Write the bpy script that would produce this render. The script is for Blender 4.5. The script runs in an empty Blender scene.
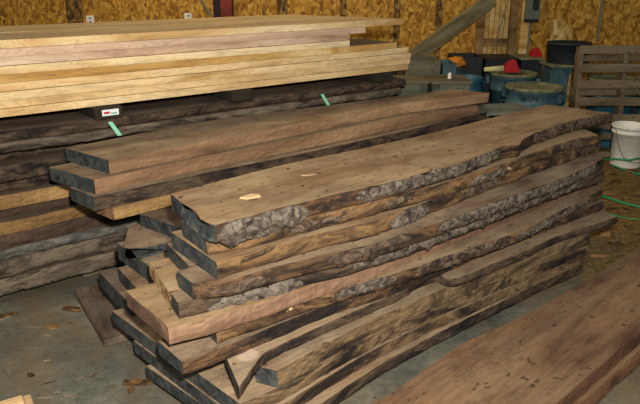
import bpy, bmesh, math, random
from mathutils import Vector, noise, Matrix
random.seed(7)
S = bpy.context.scene
COL = S.collection

# ------------------------------------------------------------ camera, light, exposure
F = 640.0; CH = 1.6; PY = 185.0
TH = math.atan((PY + 22) / F)
cd = bpy.data.cameras.new('camera'); cam = bpy.data.objects.new('camera', cd); COL.objects.link(cam)
cam.location = (0, 0, CH); cam.rotation_euler = (math.pi/2 - TH, 0, 0)
cd.sensor_width = 36; cd.lens = 36 * F / 640; cd.shift_y = -(202 - PY) / 640; cd.clip_start = .05
S.camera = cam
S.view_settings.view_transform = 'Standard'; S.view_settings.look = 'None'
S.view_settings.gamma = 1; S.view_settings.use_curve_mapping = False
S.view_settings.exposure = 0.38
w = bpy.data.worlds.new('world'); S.world = w; w.use_nodes = True
w.node_tree.nodes['Background'].inputs[0].default_value = (.75, .85, .9, 1)
w.node_tree.nodes['Background'].inputs[1].default_value = .11

def area(name, loc, target, size, power, col):
    l = bpy.data.lights.new(name, 'AREA'); l.size = size; l.energy = power; l.color = col
    o = bpy.data.objects.new(name, l); COL.objects.link(o); o.location = loc
    o.rotation_euler = (Vector(target) - Vector(loc)).to_track_quat('-Z', 'Y').to_euler()
    return o
area('camera_flash', (.12, -.02, 1.85), (.1, 3.0, .6), .09, 132, (1, .95, .87))
area('warm_ambient', (-1.2, 5.4, 4.2), (-.6, 6.8, .4), 1.0, 60, (1, .74, .40))  # added warm ambient light above the back area, no fixture modelled
area('overhead_fill', (-1.6, .6, 3.8), (0, 3.6, .2), 2.0, 22, (1, .97, .9))  # added soft fill over the stacks, not a real opening

# ------------------------------------------------------------ pixel + height -> point in the room
def ray(px, py):
    u = (px - 320) / F; v = (PY - py) / F; c, s = math.cos(TH), math.sin(TH)
    return Vector((u, c + v*s, -s + v*c))
def at(px, py, z):
    r = ray(px, py); t = (z - CH) / r.z
    return Vector((r.x*t, r.y*t, z))
def zat(px, py, Y):
    r = ray(px, py); t = Y / r.y
    return Vector((r.x*t, Y, CH + r.z*t))

# ------------------------------------------------------------ materials
def lin(h):
    v = [int(h[i:i+2], 16)/255 for i in (0, 2, 4)]
    return tuple([(c/12.92 if c <= .04045 else ((c+.055)/1.055)**2.4) for c in v] + [1])
class NT:
    def __init__(s, name):
        s.m = bpy.data.materials.new(name); s.m.use_nodes = True
        s.t = s.m.node_tree; s.b = s.t.nodes['Principled BSDF']
    def n(s, t, **k):
        a = s.t.nodes.new(t)
        for q, v in k.items(): setattr(a, q, v)
        return a
    def l(s, a, b): s.t.links.new(a, b)
    def coord(s, scale, rand=True):
        tc = s.n('ShaderNodeTexCoord'); v = tc.outputs['Object']
        if rand:
            oi = s.n('ShaderNodeObjectInfo'); ml = s.n('ShaderNodeMath', operation='MULTIPLY')
            s.l(oi.outputs['Random'], ml.inputs[0]); ml.inputs[1].default_value = 37.0
            ad = s.n('ShaderNodeVectorMath', operation='ADD'); s.l(v, ad.inputs[0]); s.l(ml.outputs[0], ad.inputs[1])
            v = ad.outputs[0]
        mp = s.n('ShaderNodeMapping'); mp.inputs['Scale'].default_value = scale; s.l(v, mp.inputs['Vector'])
        return mp.outputs[0]
    def noise(s, vec, scale=1, detail=6, rough=.6, dist=0):
        a = s.n('ShaderNodeTexNoise'); a.inputs['Scale'].default_value = scale; a.inputs['Detail'].default_value = detail
        a.inputs['Roughness'].default_value = rough; a.inputs['Distortion'].default_value = dist
        s.l(vec, a.inputs['Vector']); return a.outputs['Fac']
    def ramp(s, fac, stops):
        a = s.n('ShaderNodeValToRGB'); e = a.color_ramp.elements
        while len(e) < len(stops): e.new(.5)
        for el, (p, c) in zip(e, stops): el.position = p; el.color = lin(c) if isinstance(c, str) else (c, c, c, 1)
        s.l(fac, a.inputs[0]); return a.outputs[0]
    def mix(s, fac, a, b, mode='MIX'):
        m = s.n('ShaderNodeMix', data_type='RGBA', blend_type=mode)
        if isinstance(fac, (int, float)): m.inputs[0].default_value = fac
        else: s.l(fac, m.inputs[0])
        for i, x in ((6, a), (7, b)):
            if isinstance(x, str): m.inputs[i].default_value = lin(x)
            else: s.l(x, m.inputs[i])
        return m.outputs[2]
    def fin(s, col, rough=.8, bump=None, bstr=.3, bdist=.01, spec=.3, metal=0):
        if isinstance(col, str): s.b.inputs['Base Color'].default_value = lin(col)
        else: s.l(col, s.b.inputs['Base Color'])
        s.b.inputs['Roughness'].default_value = rough; s.b.inputs['Specular IOR Level'].default_value = spec
        s.b.inputs['Metallic'].default_value = metal
        if bump is not None:
            b = s.n('ShaderNodeBump'); b.inputs['Strength'].default_value = bstr; b.inputs['Distance'].default_value = bdist
            s.l(bump, b.inputs['Height']); s.l(b.outputs[0], s.b.inputs['Normal'])
        return s.m

def wood(name, dark, mid, light, dust=None, dustamt=.6, stretch=16, knots=True, saw=0.0):
    t = NT(name)
    v = t.coord((1.1, stretch, stretch))
    broad = t.noise(t.coord((.9, 5, 5)), 1, 3, .5, 1.2)
    fine = t.noise(v, 2.2, 8, .65, .6)
    c = t.ramp(broad, [(.3, dark), (.5, mid), (.72, light)])
    g = t.ramp(fine, [(.25, .45), (.5, .88), (.75, 1.0)])
    c = t.mix(.75, c, g, 'MULTIPLY')
    cm = t.n('ShaderNodeMath', operation='MULTIPLY'); t.l(broad, cm.inputs[0]); cm.inputs[1].default_value = 26
    cf = t.n('ShaderNodeMath', operation='FRACT'); t.l(cm.outputs[0], cf.inputs[0])
    c = t.mix(.55, c, t.ramp(cf.outputs[0], [(0, .62), (.25, .95), (.8, 1.0), (1, .62)]), 'MULTIPLY')
    if knots:
        k = t.ramp(t.noise(t.coord((2.2, 5, 5)), 1.3, 2, .4, .3), [(.70, 0), (.76, 1)])
        c = t.mix(k, c, dark)
    if dust:
        d = t.noise(t.coord((1.5, 3, 3)), 1.4, 7, .62, .4)
        c = t.mix(t.ramp(d, [(.35, 0), (.66, dustamt)]), c, dust)
        c = t.mix(.55, c, t.ramp(t.noise(t.coord((5, 60, 60)), 1.5, 6, .75), [(.36, .45), (.58, 1.0)]), 'MULTIPLY')
        c = t.mix(t.ramp(t.noise(t.coord((3, 4.5, 4.5)), 1, 8, .75), [(.53, 0), (.66, .65)]), c, dark)
        sp = t.ramp(t.noise(t.coord((22, 30, 30)), 1, 3, .5), [(.655, 0), (.70, .75)])
        c = t.mix(sp, c, '2a1d14')
    bm = fine
    if saw:
        sw = t.noise(t.coord((70, 3, 1)), 1.2, 2, .5)
        c = t.mix(t.ramp(sw, [(.35, saw), (.6, 0)]), c, dark)
    return t.fin(c, .82, bm, .35, .004)

def patchy(name, cols, scale, stretchx=.4, bstr=.6, bdist=.01, rough=.85, spec=.3, dist=1.0, light=None, grain=None):
    t = NT(name)
    f = t.noise(t.coord((scale*stretchx, scale, scale*1.0)), 1, 8, .68, dist)
    n = len(cols); lo, hi = .33, .70
    c = t.ramp(f, [(lo + (hi-lo)*i/(n-1), x) for i, x in enumerate(cols)])
    g = t.noise(t.coord((60*stretchx, 60, 60)), 1, 6, .7)
    c = t.mix((.15 if bstr < .15 else .7) if grain is None else grain, c, t.ramp(g, [(.3, .35), (.6, 1.0)]), 'MULTIPLY')
    if light:
        c = t.mix(t.ramp(t.noise(t.coord((9, 14, 14)), 1, 5, .7), [(.66, 0), (.7, .9)]), c, light)
    return t.fin(c, rough, g, bstr, bdist, spec)

M = {}
M['face'] = wood('walnut_sawn_face', '493527', '7c6048', '98795a', 'a08d71', .8)
M['facew'] = wood('walnut_warm_face', '5c4129', '8a6a48', 'a9885f', 'b09a78', .6)
M['faced'] = wood('walnut_dusty_dark_face', '3a2b21', '5d4737', '76604b', '7d6f5d', .75)
M['brown'] = wood('walnut_brown_face', '3a2416', '64452e', '80603f', '7d684e', .55)
M['brownedge'] = wood('walnut_brown_sawn_edge', '452d1c', '6b4a31', '866342', None, 0, 12, True, .15)
M['sawn'] = wood('walnut_sawn_edge', '553d2d', '7f604a', '9c7d62', None, 0, 12, False, .3)
M['sawnt'] = wood('walnut_tan_sawn_edge', '5f4631', '906e50', 'b08d68', None, 0, 10, True, .1)
M['sawnd'] = wood('walnut_dark_sawn_edge', '2d2119', '533e30', '735843', None, 0, 14, True, .3)
M['honey'] = wood('honey_sapwood_edge', '5f4323', '8e6c40', 'ad8a58', None, 0, 12, True, .3)
M['live'] = patchy('live_edge', ['0d0907', '1f1712', '3d2c1f', '62472c', '2b2019', '8a6640'], 9, .35, .7, .008, grain=.55)
M['lived'] = patchy('dark_live_edge', ['0d0a08', '1c1511', '3a2d23', '5b4937', '211a15', '7d6345'], 9, .3, .7, .008, grain=.6)
M['liveo'] = patchy('orange_live_edge', ['120c08', '2a1e15', '523d28', '7e603d', '271c14', '5c5042'], 8, .35, .7, .008, light='c9ac80', grain=.5)
M['livew'] = patchy('weathered_live_edge', ['1a1511', '382f27', '5f5344', '7d6f5b', '30281f'], 8, .25, .7, .008, grain=.6)
M['livef'] = patchy('tan_streaked_live_edge', ['120d0a', '2b2119', '5a4731', '82694a', '2f251b', '6f6048'], 5, .4, .6, .006, grain=.6)
M['liveg'] = patchy('grey_weathered_edge', ['242423', '44433f', '66635b', '827b6c', '38332d'], 9, .3, .8, .01, grain=.6)
M['forked'] = wood('forked_slab_face', '493527', '7c6048', '98795a', 'a08d71', .8)
M['bark'] = patchy('grey_bark', ['1c1713', '40372f', '665b4f', '7e7263', '443a31'], 26, .8, .8, .012, .9, grain=.6)
M['barkb'] = patchy('brown_bark', ['17110d', '33271f', '584738', '75614e', '2f251d'], 24, .7, .8, .012, grain=.6)
M['seal'] = patchy('sealed_end_grain', ['212324', '2f3233', '3f4343', '565750', '2c2b2a'], 16, 1, .5, .006, .6)
M['endraw'] = patchy('raw_end_grain', ['3c291d', '6e4c36', '93694c', 'ab8664', '4d3424'], 14, 1, .6, .008)
M['endpale'] = patchy('pale_split_end_grain', ['5a3b20', '9a7345', 'c4a06c', 'd9bd90', '6d4c2c'], 16, 1, .9, .01)
M['pine'] = wood('pale_lumber_face', 'a9895c', 'c7ab7c', 'd6bd90', 'b39f78', .5, 14, False)
M['pineedge'] = wood('pale_lumber_edge', 'bd9258', 'e2c08a', 'f0d8aa', None, 0, 10, True, .12)
M['pineedge2'] = wood('golden_lumber_edge', 'b98b4a', 'd9b06c', 'e9cb92', None, 0, 10, True, .12)
M['pineedge3'] = wood('pinkish_lumber_edge', 'a98468', 'd2b092', 'e2c9ac', None, 0, 10, True, .12)
M['oldwood'] = wood('grey_old_wood', '3f3a2c', '66604a', '7f785e', '77715c', .5)
M['palletwood'] = wood('pallet_wood', '4b3d2b', '796548', '94805f', '857a66', .5)
M['beamwood'] = wood('beam_wood', '6a6040', '8f8460', 'a39a74', None, 0)
M['greenwood'] = wood('green_grey_crate_wood', '2e3a33', '4d5a4d', '6a7462', '7d7657', .6)
M['debris'] = patchy('bark_debris', ['21170c', '422d14', '6b4d27', '8f6e3e', '3b2912'], 20, .5, 1, .02)
M['teal'] = patchy('blue_grey_plastic', ['243b42', '2f4850', '38545c', '48646b', '2e464e'], 3, 1, .1, .002, .5, .4)
M['tealb'] = patchy('bright_blue_plastic', ['173b4b', '1f4b5e', '27586c', '34687a', '1e495b'], 3, 1, .1, .002, .5, .4)
M['black'] = patchy('black_plastic', ['0b1012', '10171a', '161e21', '20292c', '10171a'], 3, 1, .1, .002, .5, .4)
M['dusty'] = patchy('dusty_lid', ['3c4a42', '5f6650', '7f7d58', '8f8a66', '57604f'], 6, 1, .2, .003, .8)
M['letter'] = NT('dark_lettering').fin('0a1014', .6)
M['red'] = NT('red_plastic').fin('a3101c', .45)
M['white'] = patchy('white_dirty_plastic', ['b3b09c', 'd9d6c6', 'e4e1d4', 'ece9de', 'd2cdb8'], 6, 1, .05, .001, .6)
M['paleyel'] = NT('pale_yellow_plastic').fin('c9c38c', .6)
M['orange'] = NT('orange_cloth').fin('b9731c', .8)
M['green'] = NT('green_hose').fin('1f8a55', .5)
M['strap'] = NT('green_strap').fin('86c9a6', .5)
M['tag'] = NT('white_tag').fin('d8dcd8', .6)
M['tagred'] = NT('red_print').fin('b03038', .6)
M['taggreen'] = NT('green_print').fin('3f8f6a', .6)
M['chip'] = wood('fresh_chip', 'a8845a', 'c4a074', 'd6b88e')
M['redsteel'] = patchy('red_painted_steel', ['3f120a', '5f1c0e', '742614', '82341e', '58200f'], 4, 1, .1, .002, .6)
M['darksteel'] = NT('dark_red_steel').fin('1d0806', .6)
M['panelgrey'] = NT('grey_panel_paint').fin('5f6257', .5)
M['conduit'] = NT('grey_conduit').fin('6f6f62', .5)
M['greylid'] = patchy('grey_sheet', ['4d5552', '5f6763', '6c736c', '7a7f76', '59605b'], 5, 1, .1, .002, .7)

def osb(name, a, b, c, d):
    t = NT(name)
    tc = t.n('ShaderNodeTexCoord')
    nz = t.n('ShaderNodeTexNoise'); nz.inputs['Scale'].default_value = 5; t.l(tc.outputs['Object'], nz.inputs['Vector'])
    mx = t.n('ShaderNodeMix', data_type='VECTOR'); mx.inputs[0].default_value = .12
    t.l(tc.outputs['Object'], mx.inputs[4]); t.l(nz.outputs['Color'], mx.inputs[5])
    mp = t.n('ShaderNodeMapping'); mp.inputs['Scale'].default_value = (42, 42, 24); t.l(mx.outputs[1], mp.inputs['Vector'])
    vo = t.n('ShaderNodeTexVoronoi'); t.l(mp.outputs[0], vo.inputs['Vector']); vo.inputs['Scale'].default_value = 1
    vo.inputs['Randomness'].default_value = 1
    sp = t.n('ShaderNodeSeparateColor'); t.l(vo.outputs['Color'], sp.inputs[0])
    cc = t.ramp(sp.outputs[0], [(0, a), (.3, b), (.65, c), (1, d)])
    dk = t.ramp(t.noise(t.coord((9, 9, 5), False), 1, 5, .7), [(.60, 0), (.72, .8)])
    cc = t.mix(dk, cc, a)
    g = t.noise(t.coord((50, 50, 14), False), 1, 4, .7)
    cc = t.mix(.5, cc, t.ramp(g, [(.3, .5), (.6, 1.0)]), 'MULTIPLY')
    return t.fin(cc, .7, g, .3, .004)
M['osb'] = osb('osb_panel', '7a5214', 'a37322', 'b8862e', 'd0a448')
M['osbd'] = osb('osb_seam', '35250e', '5c4319', '7d5d28', '9a7a3c')
M['osbl'] = osb('osb_offcut', '8a6a30', 'b38d48', 'c9a560', 'd9bf85')
M['doorply'] = wood('pale_door_plank', 'b58a45', 'd0a860', 'e6cb90', None, 0, 10)

# floor: dusty concrete on the left, brown sawdust and dirt to the right
t = NT('dusty_concrete')
v = t.coord((1, 1, 1), False)
a1 = t.noise(v, 2.2, 8, .62, .5); a2 = t.mix(.5, t.noise(v, 16, 10, .75), t.noise(v, 55, 8, .75))
c = t.ramp(a1, [(.32, '454740'), (.5, '646356'), (.66, '857e66')])
c = t.mix(.7, c, t.ramp(a2, [(.40, .35), (.54, 1.0)]), 'MULTIPLY')
sep = t.n('ShaderNodeSeparateXYZ'); t.l(v, sep.inputs[0])
ad = t.n('ShaderNodeMath', operation='MULTIPLY_ADD'); t.l(a1, ad.inputs[0]); ad.inputs[1].default_value = 1.4; t.l(sep.outputs[0], ad.inputs[2])
ms = t.n('ShaderNodeMapRange'); t.l(ad.outputs[0], ms.inputs[0]); ms.inputs[1].default_value = 1.9; ms.inputs[2].default_value = 2.5
dirt = t.ramp(t.noise(v, 26, 8, .75, .5), [(.36, '2c200d'), (.5, '6f5628'), (.66, '997f47')])
c = t.mix(ms.outputs[0], c, dirt)
br = t.ramp(t.noise(v, 1.3, 5, .6, 1), [(.48, 0), (.64, .6)])
c = t.mix(br, c, '6b563c')
sp_ = t.ramp(t.noise(v, 30, 3, .5), [(.70, 0), (.73, .7)]); c = t.mix(sp_, c, '2a2016')
sl = t.ramp(t.noise(t.coord((10, 45, 1), False), 1, 4, .6), [(.68, 0), (.72, .6)]); c = t.mix(sl, c, '9a8a68')
M['floor'] = t.fin(c, .85, a2, .5, .008)

# ------------------------------------------------------------ helpers
def link(name, me, mats, parent=None, loc=(0, 0, 0), rz=0):
    o = bpy.data.objects.new(name, me); COL.objects.link(o)
    for m in mats: me.materials.append(m)
    if parent: o.parent = parent
    o.location = loc; o.rotation_euler = (0, 0, rz)
    return o
def tag(o, label=None, cat=None, group=None, kind=None):
    if label: o['label'] = label
    if cat: o['category'] = cat
    if group: o['group'] = group
    if kind: o['kind'] = kind
    return o
def empty(name, loc, label, cat, rz=0, group=None):
    o = bpy.data.objects.new(name, None); COL.objects.link(o); o.location = loc; o.rotation_euler = (0, 0, rz)
    return tag(o, label, cat, group)
def bm_box(bm, x0, x1, y0, y1, z0, z1, bev=0, mi=0):
    vs = [bm.verts.new(p) for p in ((x0,y0,z0),(x1,y0,z0),(x1,y1,z0),(x0,y1,z0),(x0,y0,z1),(x1,y0,z1),(x1,y1,z1),(x0,y1,z1))]
    fs = [bm.faces.new([vs[i] for i in f]) for f in ((3,2,1,0),(4,5,6,7),(0,1,5,4),(1,2,6,5),(2,3,7,6),(3,0,4,7))]
    for f in fs: f.material_index = mi
    if bev:
        es = list({e for f in fs for e in f.edges})
        bmesh.ops.bevel(bm, geom=es, offset=bev, segments=1, affect='EDGES')
    return vs
def mesh(bm, name='mesh', smooth=False):
    bmesh.ops.recalc_face_normals(bm, faces=bm.faces)
    me = bpy.data.meshes.new(name); bm.to_mesh(me); bm.free()
    if smooth:
        for p in me.polygons: p.use_smooth = True
    return me
def box(name, x0, x1, y0, y1, z0, z1, m, parent=None, bev=.004, loc=(0,0,0), rz=0):
    bm = bmesh.new(); bm_box(bm, x0, x1, y0, y1, z0, z1, bev)
    return link(name, mesh(bm, name), [m], parent, loc, rz)
def lathe(name, prof, m, parent=None, loc=(0,0,0), n=40, sx=1, sy=1):
    bm = bmesh.new(); rings = []
    for r, z in prof:
        if r < 1e-5: rings.append([bm.verts.new((0, 0, z))])
        else: rings.append([bm.verts.new((sx*r*math.cos(2*math.pi*k/n), sy*r*math.sin(2*math.pi*k/n), z)) for k in range(n)])
    for a, b in zip(rings, rings[1:]):
        for k in range(n):
            q = [a[k % len(a)], a[(k+1) % len(a)], b[(k+1) % len(b)], b[k % len(b)]]
            q = list(dict.fromkeys(q))
            if len(q) > 2: bm.faces.new(q)
    return link(name, mesh(bm, name, True), [m], parent, loc)
def tube(name, pts, r, m, parent=None, n=8, loc=(0,0,0)):
    pts = [Vector(p) for p in pts]
    # smooth (Catmull-Rom)
    q = []
    for i in range(len(pts)-1):
        p0 = pts[max(i-1, 0)]; p1 = pts[i]; p2 = pts[i+1]; p3 = pts[min(i+2, len(pts)-1)]
        for k in range(6):
            s = k/6
            q.append(.5*((2*p1) + (p2-p0)*s + (2*p0-5*p1+4*p2-p3)*s*s + (-p0+3*p1-3*p2+p3)*s**3))
    q.append(pts[-1]); bm = bmesh.new(); rings = []
    for i, p in enumerate(q):
        d = (q[min(i+1, len(q)-1)] - q[max(i-1, 0)]).normalized()
        a = d.cross(Vector((0, 0, 1)))
        if a.length < .05: a = d.cross(Vector((0, 1, 0)))
        a.normalize(); b = a.cross(d)
        rings.append([bm.verts.new(p + r*(math.cos(2*math.pi*k/n)*a + math.sin(2*math.pi*k/n)*b)) for k in range(n)])
    for a, b in zip(rings, rings[1:]):
        for k in range(n): bm.faces.new((a[k], a[(k+1) % n], b[(k+1) % n], b[k]))
    bm.faces.new(rings[0]); bm.faces.new(rings[-1])
    return link(name, mesh(bm, name, True), [m], parent, loc)
def resample(pts, n):
    L = [0]
    for a, b in zip(pts, pts[1:]): L.append(L[-1] + (b-a).length)
    out = []; j = 0
    for i in range(n+1):
        s = L[-1]*i/n
        while j < len(pts)-2 and L[j+1] < s: j += 1
        f = (s - L[j]) / max(L[j+1]-L[j], 1e-9)
        out.append(pts[j].lerp(pts[j+1], f))
    return out
def nz(x, y, z, s): return noise.noise(Vector((x*s, y*s, z*s)))

def slab(label, front, back, z, t, side='live', top='face', cap='seal', rough=.006, flare=0.0, end=None,
         bark=(), world=False, name='walnut_slab', cat='wood slab', group=None, seed=0, bside=None, wob=.0, step=.016, farcap=None, K=6):
    """one sawn slab: plan outline from its two long edges at the height of its own top face, real thickness below"""
    if not world:
        front = [at(p[0], p[1], z) for p in front]; back = [at(p[0], p[1], z) for p in back]
    else:
        front = [Vector((p[0], p[1], z)) for p in front]; back = [Vector((p[0], p[1], z)) for p in back]
    L = (front[-1]-front[0]).length; N = max(12, int(L/step)); MM = 14 if end else 6
    Fp = resample(front, N); Bp = resample(back, N)
    # soften the traced corners a little
    for P_ in (Fp,):
        for _ in range(2):
            P_[1:-1] = [(P_[i-1]+P_[i]*2+P_[i+1])/4 for i in range(1, N)]
    off = seed*3.7 + z*9
    ec = None
    if end:
        e = [at(p[0], p[1], z) for p in end]; ec = [p - Fp[0].lerp(Bp[0], j/MM) for j, p in enumerate(resample(e, MM))]
    org = Fp[0].copy(); org.z = z - t
    d = Fp[-1]-Fp[0]; rz = math.atan2(d.y, d.x)
    inv = Matrix.Rotation(-rz, 4, 'Z') @ Matrix.Translation(-org)
    bm = bmesh.new(); rings = []; tops = []; outs = []
    for i in range(N+1):
        f, b = Fp[i], Bp[i]; out = (f-b).normalized()
        s = L*i/N
        if wob: f = f + out*wob*nz(s, off, 1, 2.5)
        w_ = max(0, 1 - s/.22)
        def P(j):
            p = f.lerp(b, j/MM)
            if ec: p = p + ec[j]*w_
            return p
        ring = []
        e0 = rough*.5*nz(s, off, 0, 40)
        def side_off(v, sgn):   # v 0 top .. 1 bottom
            a = rough*(1.6*nz(s, off, v*.15*1.0+sgn, 11) + 1.2*nz(s, off+5, v*2+sgn*3, 26) + .7*nz(s, off+9, v*3, 60))
            bulge = rough*.8*math.sin(math.pi*v)
            return a + bulge + flare*v
        for j in range(MM+1):
            p = P(j); 
            if j == 0: p = p + out*(side_off(0, 0)*.7)
            if j == MM: p = p - out*(side_off(0, 1)*.6)
            ring.append(p)
        nt = len(ring)
        for k in range(1, K): 
            v = k/K; ring.append(P(MM) - out*side_off(v, 1)*.8 + Vector((0, 0, -t*v)))
        for j in range(MM, -1, -1):
            p = P(j) + Vector((0, 0, -t))
            if j == 0: p = p + out*side_off(1, 0)
            if j == MM: p = p - out*side_off(1, 1)*.8
            ring.append(p)
        for k in range(K-1, 0, -1):
            v = k/K; ring.append(P(0) + out*side_off(v, 0) + Vector((0, 0, -t*v)))
        rings.append([bm.verts.new(inv @ p) for p in ring]); outs.append((P(0), out))
    R = len(rings[0])
    for a, b in zip(rings, rings[1:]):
        for k in range(R):
            fc = bm.faces.new((a[k], a[(k+1) % R], b[(k+1) % R], b[k]))
            if k < MM: mi = 0
            elif k < MM+K: mi = 3
            elif k < 2*MM+K: mi = 0
            else: mi = 1
            fc.material_index = mi; fc.smooth = mi in (1, 3) and rough > .004
    fc = bm.faces.new(rings[0]); fc.material_index = 2
    fc = bm.faces.new(list(reversed(rings[-1]))); fc.material_index = 4
    bmesh.ops.recalc_face_normals(bm, faces=bm.faces)
    me = bpy.data.meshes.new(name); bm.to_mesh(me); bm.free()
    o = link(name, me, [M[top], M[side], M[cap], M[bside or side], M[farcap or cap]], None, org, rz)
    tag(o, label, cat, group)
    for bi, bk in enumerate(bark):
        u0, u1, v0, v1, thick, bmn = bk
        i0, i1 = int(u0*N), int(u1*N); KV = 9; bm = bmesh.new(); O = []; I = []
        n_i = (i1-i0)*2
        for q in range(n_i+1):
            fi = i0 + q/2; a = int(fi); fr = fi-a; a2 = min(a+1, N)
            p = outs[a][0].lerp(outs[a2][0], fr); out = outs[a][1].lerp(outs[a2][1], fr).normalized(); s = L*fi/N
            tu = q/n_i; mu = min(1, min(tu, 1-tu)*n_i/7)
            jag0 = .22*nz(s, off+20+bi, 0, 14)*1.2 + .12*nz(s, off, 3, 45); jag1 = .40*nz(s, off+30+bi, 0, 13) + .2*nz(s, off, 5, 40)
            ro = []; ri = []
            for k in range(KV+1):
                kk = k/KV
                ce = (v0+v1)/2
                va = v0 + max(jag0, -v0 if v0 <= .05 else -1); vb = v1 + jag1
                va = max(va, 0.0 if v0 <= .05 else .08)
                va = ce + (va-ce)*(mu**.6); vb = ce + (vb-ce)*(mu**.6)
                v = va + (vb-va)*kk
                mv = min(1, min(kk + (.45 if v0 <= .05 else 0), 1-kk)*3.2); m_ = (max(mu, 0)*max(mv, 0))**.6
                base = rough*(1.6*nz(s, off, v*.15, 11) + 1.2*nz(s, off+5, v*2, 26)) + rough*.8*math.sin(math.pi*max(0, min(v, 1))) + flare*v
                h = -.003 + m_*(thick*(.75 + .8*nz(s*1.0, v*t*1.0, off+bi, 30) + .5*nz(s, v*t, off+bi, 75)) + .003)
                ro.append(bm.verts.new(inv @ (p + out*(base+h) + Vector((0, 0, -t*v + (.0015 if k == 0 and v0 <= .05 else 0))))))
                ri.append(bm.verts.new(inv @ (p + out*(base - .010) + Vector((0, 0, -t*v - (.002 if k == 0 else 0))))))
            O.append(ro); I.append(ri)
        for a in range(n_i):
            for k in range(KV):
                bm.faces.new((O[a][k], O[a+1][k], O[a+1][k+1], O[a][k+1]))
                bm.faces.new((I[a][k+1], I[a+1][k+1], I[a+1][k], I[a][k]))
            bm.faces.new((O[a+1][0], O[a][0], I[a][0], I[a+1][0]))
            bm.faces.new((O[a][KV], O[a+1][KV], I[a+1][KV], I[a][KV]))
        for a, rv in ((0, 0), (n_i, 1)):
            for k in range(KV):
                bm.faces.new((O[a][k], O[a][k+1], I[a][k+1], I[a][k]))
        bo = link('bark', mesh(bm, 'bark', True), [M[bmn]], o)
        tag(bo, 'rough grey bark crust' if bmn == 'bark' else 'rough brown bark crust')
    return o
def block(label, p0, p1, w_, z0, z1, m, name='support_block', cat='wooden block', bev=.005, group=None):
    """a straight timber lying from p0 to p1 in plan"""
    a, b = Vector((p0[0], p0[1], 0)), Vector((p1[0], p1[1], 0)); d = b-a
    return tag(box(name, 0, d.length, -w_/2, w_/2, 0, z1-z0, m, None, bev, (a.x, a.y, z0), math.atan2(d.y, d.x)), label, cat, group)

# ------------------------------------------------------------ setting
WY = 7.6
o = box('floor', -7, 8, -1.2, WY+.1, -.1, 0, M['floor'], bev=0); tag(o, kind='structure')
o = box('wall_back', -7, 8, WY, WY+.1, 0, 3.6, M['osb'], bev=0); tag(o, kind='structure')
for i, (x0, x1) in enumerate(((66, 82), (277, 287), (340, 346), (394, 400), (436, 442), (515, 517))):
    a, b = zat(x0, 5, WY).x, zat(x1, 5, WY).x
    o = box('trim_%d' % (i+1), a, b, WY-.012, WY, 0, 3.55, M['osbd'], bev=.002); tag(o, kind='structure')
a = zat(601, 5, WY).x
o = box('trim_7', a-.01, a+.012, WY-.02, WY, .9, 3.55, M['conduit'], bev=.002); tag(o, kind='structure')
# plank door at the back
a, b = zat(485, 5, WY).x, zat(510, 5, WY).x
o = bpy.data.objects.new('door_1', None); COL.objects.link(o); o.location = ((a+b)/2, WY, 0); tag(o, kind='structure')
hw = (b-a)/2; n = 5
for k in range(n):
    box('plank', -hw + 2*hw*k/n + .003, -hw + 2*hw*(k+1)/n - .003, -.03, 0, .05, 2.2, M['doorply'], o, .003)
zr = zat(495, 42, WY).z
box('cross_rail', -hw, hw, -.055, -.03, zr-.045, zr+.045, M['honey'], o, .003)
for s in (-1, 1): box('door_frame', s*hw - (.0 if s > 0 else .09), s*hw + (.09 if s > 0 else 0), -.07, 0, 0, 2.3, M['honey'], o, .004)
a = zat(518, 5, WY).x
box('jamb_board', a-(a+0)+.0 + hw+.13, hw+.23, -.04, 0, 0, 2.3, M['doorply'], o, .004) 

# ------------------------------------------------------------ the rear dark stack under the pale lumber
DIR = Vector((.774, .633, 0)); NRM = Vector((-.633, .774, 0))      # along the slabs / to their back
Yf0 = at(0, 118, .95); Yf1 = at(408, 69.5, .95); DY = (Yf1-Yf0).normalized(); NY = Vector((-DY.y, DY.x, 0)).normalized()
def yp(s, off): q = Yf0 + DY*s + NY*off; q.z = 0; return q
LY = (Yf1-Yf0).length
def s_for(px, z, off):
    def col(s_): q = yp(s_, off); return 320 + F*q.x/(q.y*math.cos(TH) - (z-CH)*math.sin(TH))
    lo, hi = -1.0, 4.0
    for _ in range(40):
        m_ = (lo+hi)/2
        if col(m_) < px: lo = m_
        else: hi = m_
    return lo
U = [ # ztop, thick, front offset, right end shortfall, side, top, label
 (.886, .050, -.02, .02, 'lived', 'faced', 'dark rough-edged slab lying directly under the pale lumber pile'),
 (.834, .048, -.05, .10, 'livew', 'faced', 'weathered live-edge slab second from the top of the dark rear stack'),
 (.784, .062, .09, .25, 'lived', 'faced', 'recessed blackish slab third from the top of the dark rear stack'),
 (.720, .078, -.05, .12, 'lived', 'faced', 'dark slab with dusty brown top face, fourth down the rear stack'),
 (.640, .070, .05, .10, 'lived', 'faced', 'recessed dark slab above the honey-coloured edge in the rear stack'),
 (.568, .072, -.03, .0, 'honey', 'faced', 'slab with honey-coloured sawn edge, upper of two in the rear stack'),
 (.494, .058, .03, .1, 'sawnd', 'faced', 'dark brown slab between the two honey-edged slabs of the rear stack'),
 (.434, .064, -.03, .0, 'honey', 'faced', 'slab with honey-coloured sawn edge, lower of two in the rear stack'),
 (.368, .068, -.035, .1, 'sawnd', 'faced', 'brown slab directly under the lower honey-edged slab, rear stack'),
 (.298, .054, -.06, .0, 'liveg', 'faced', 'slab with blue-grey weathered edge low in the rear stack'),
 (.242, .092, -.06, .0, 'livew', 'faced', 'weathered brown slab below the blue-grey edged slab, rear stack'),
 (.148, .088, -.08, .1, 'livew', 'faced', 'bottom slab of the rear stack, just above the concrete floor'),
]
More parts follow.
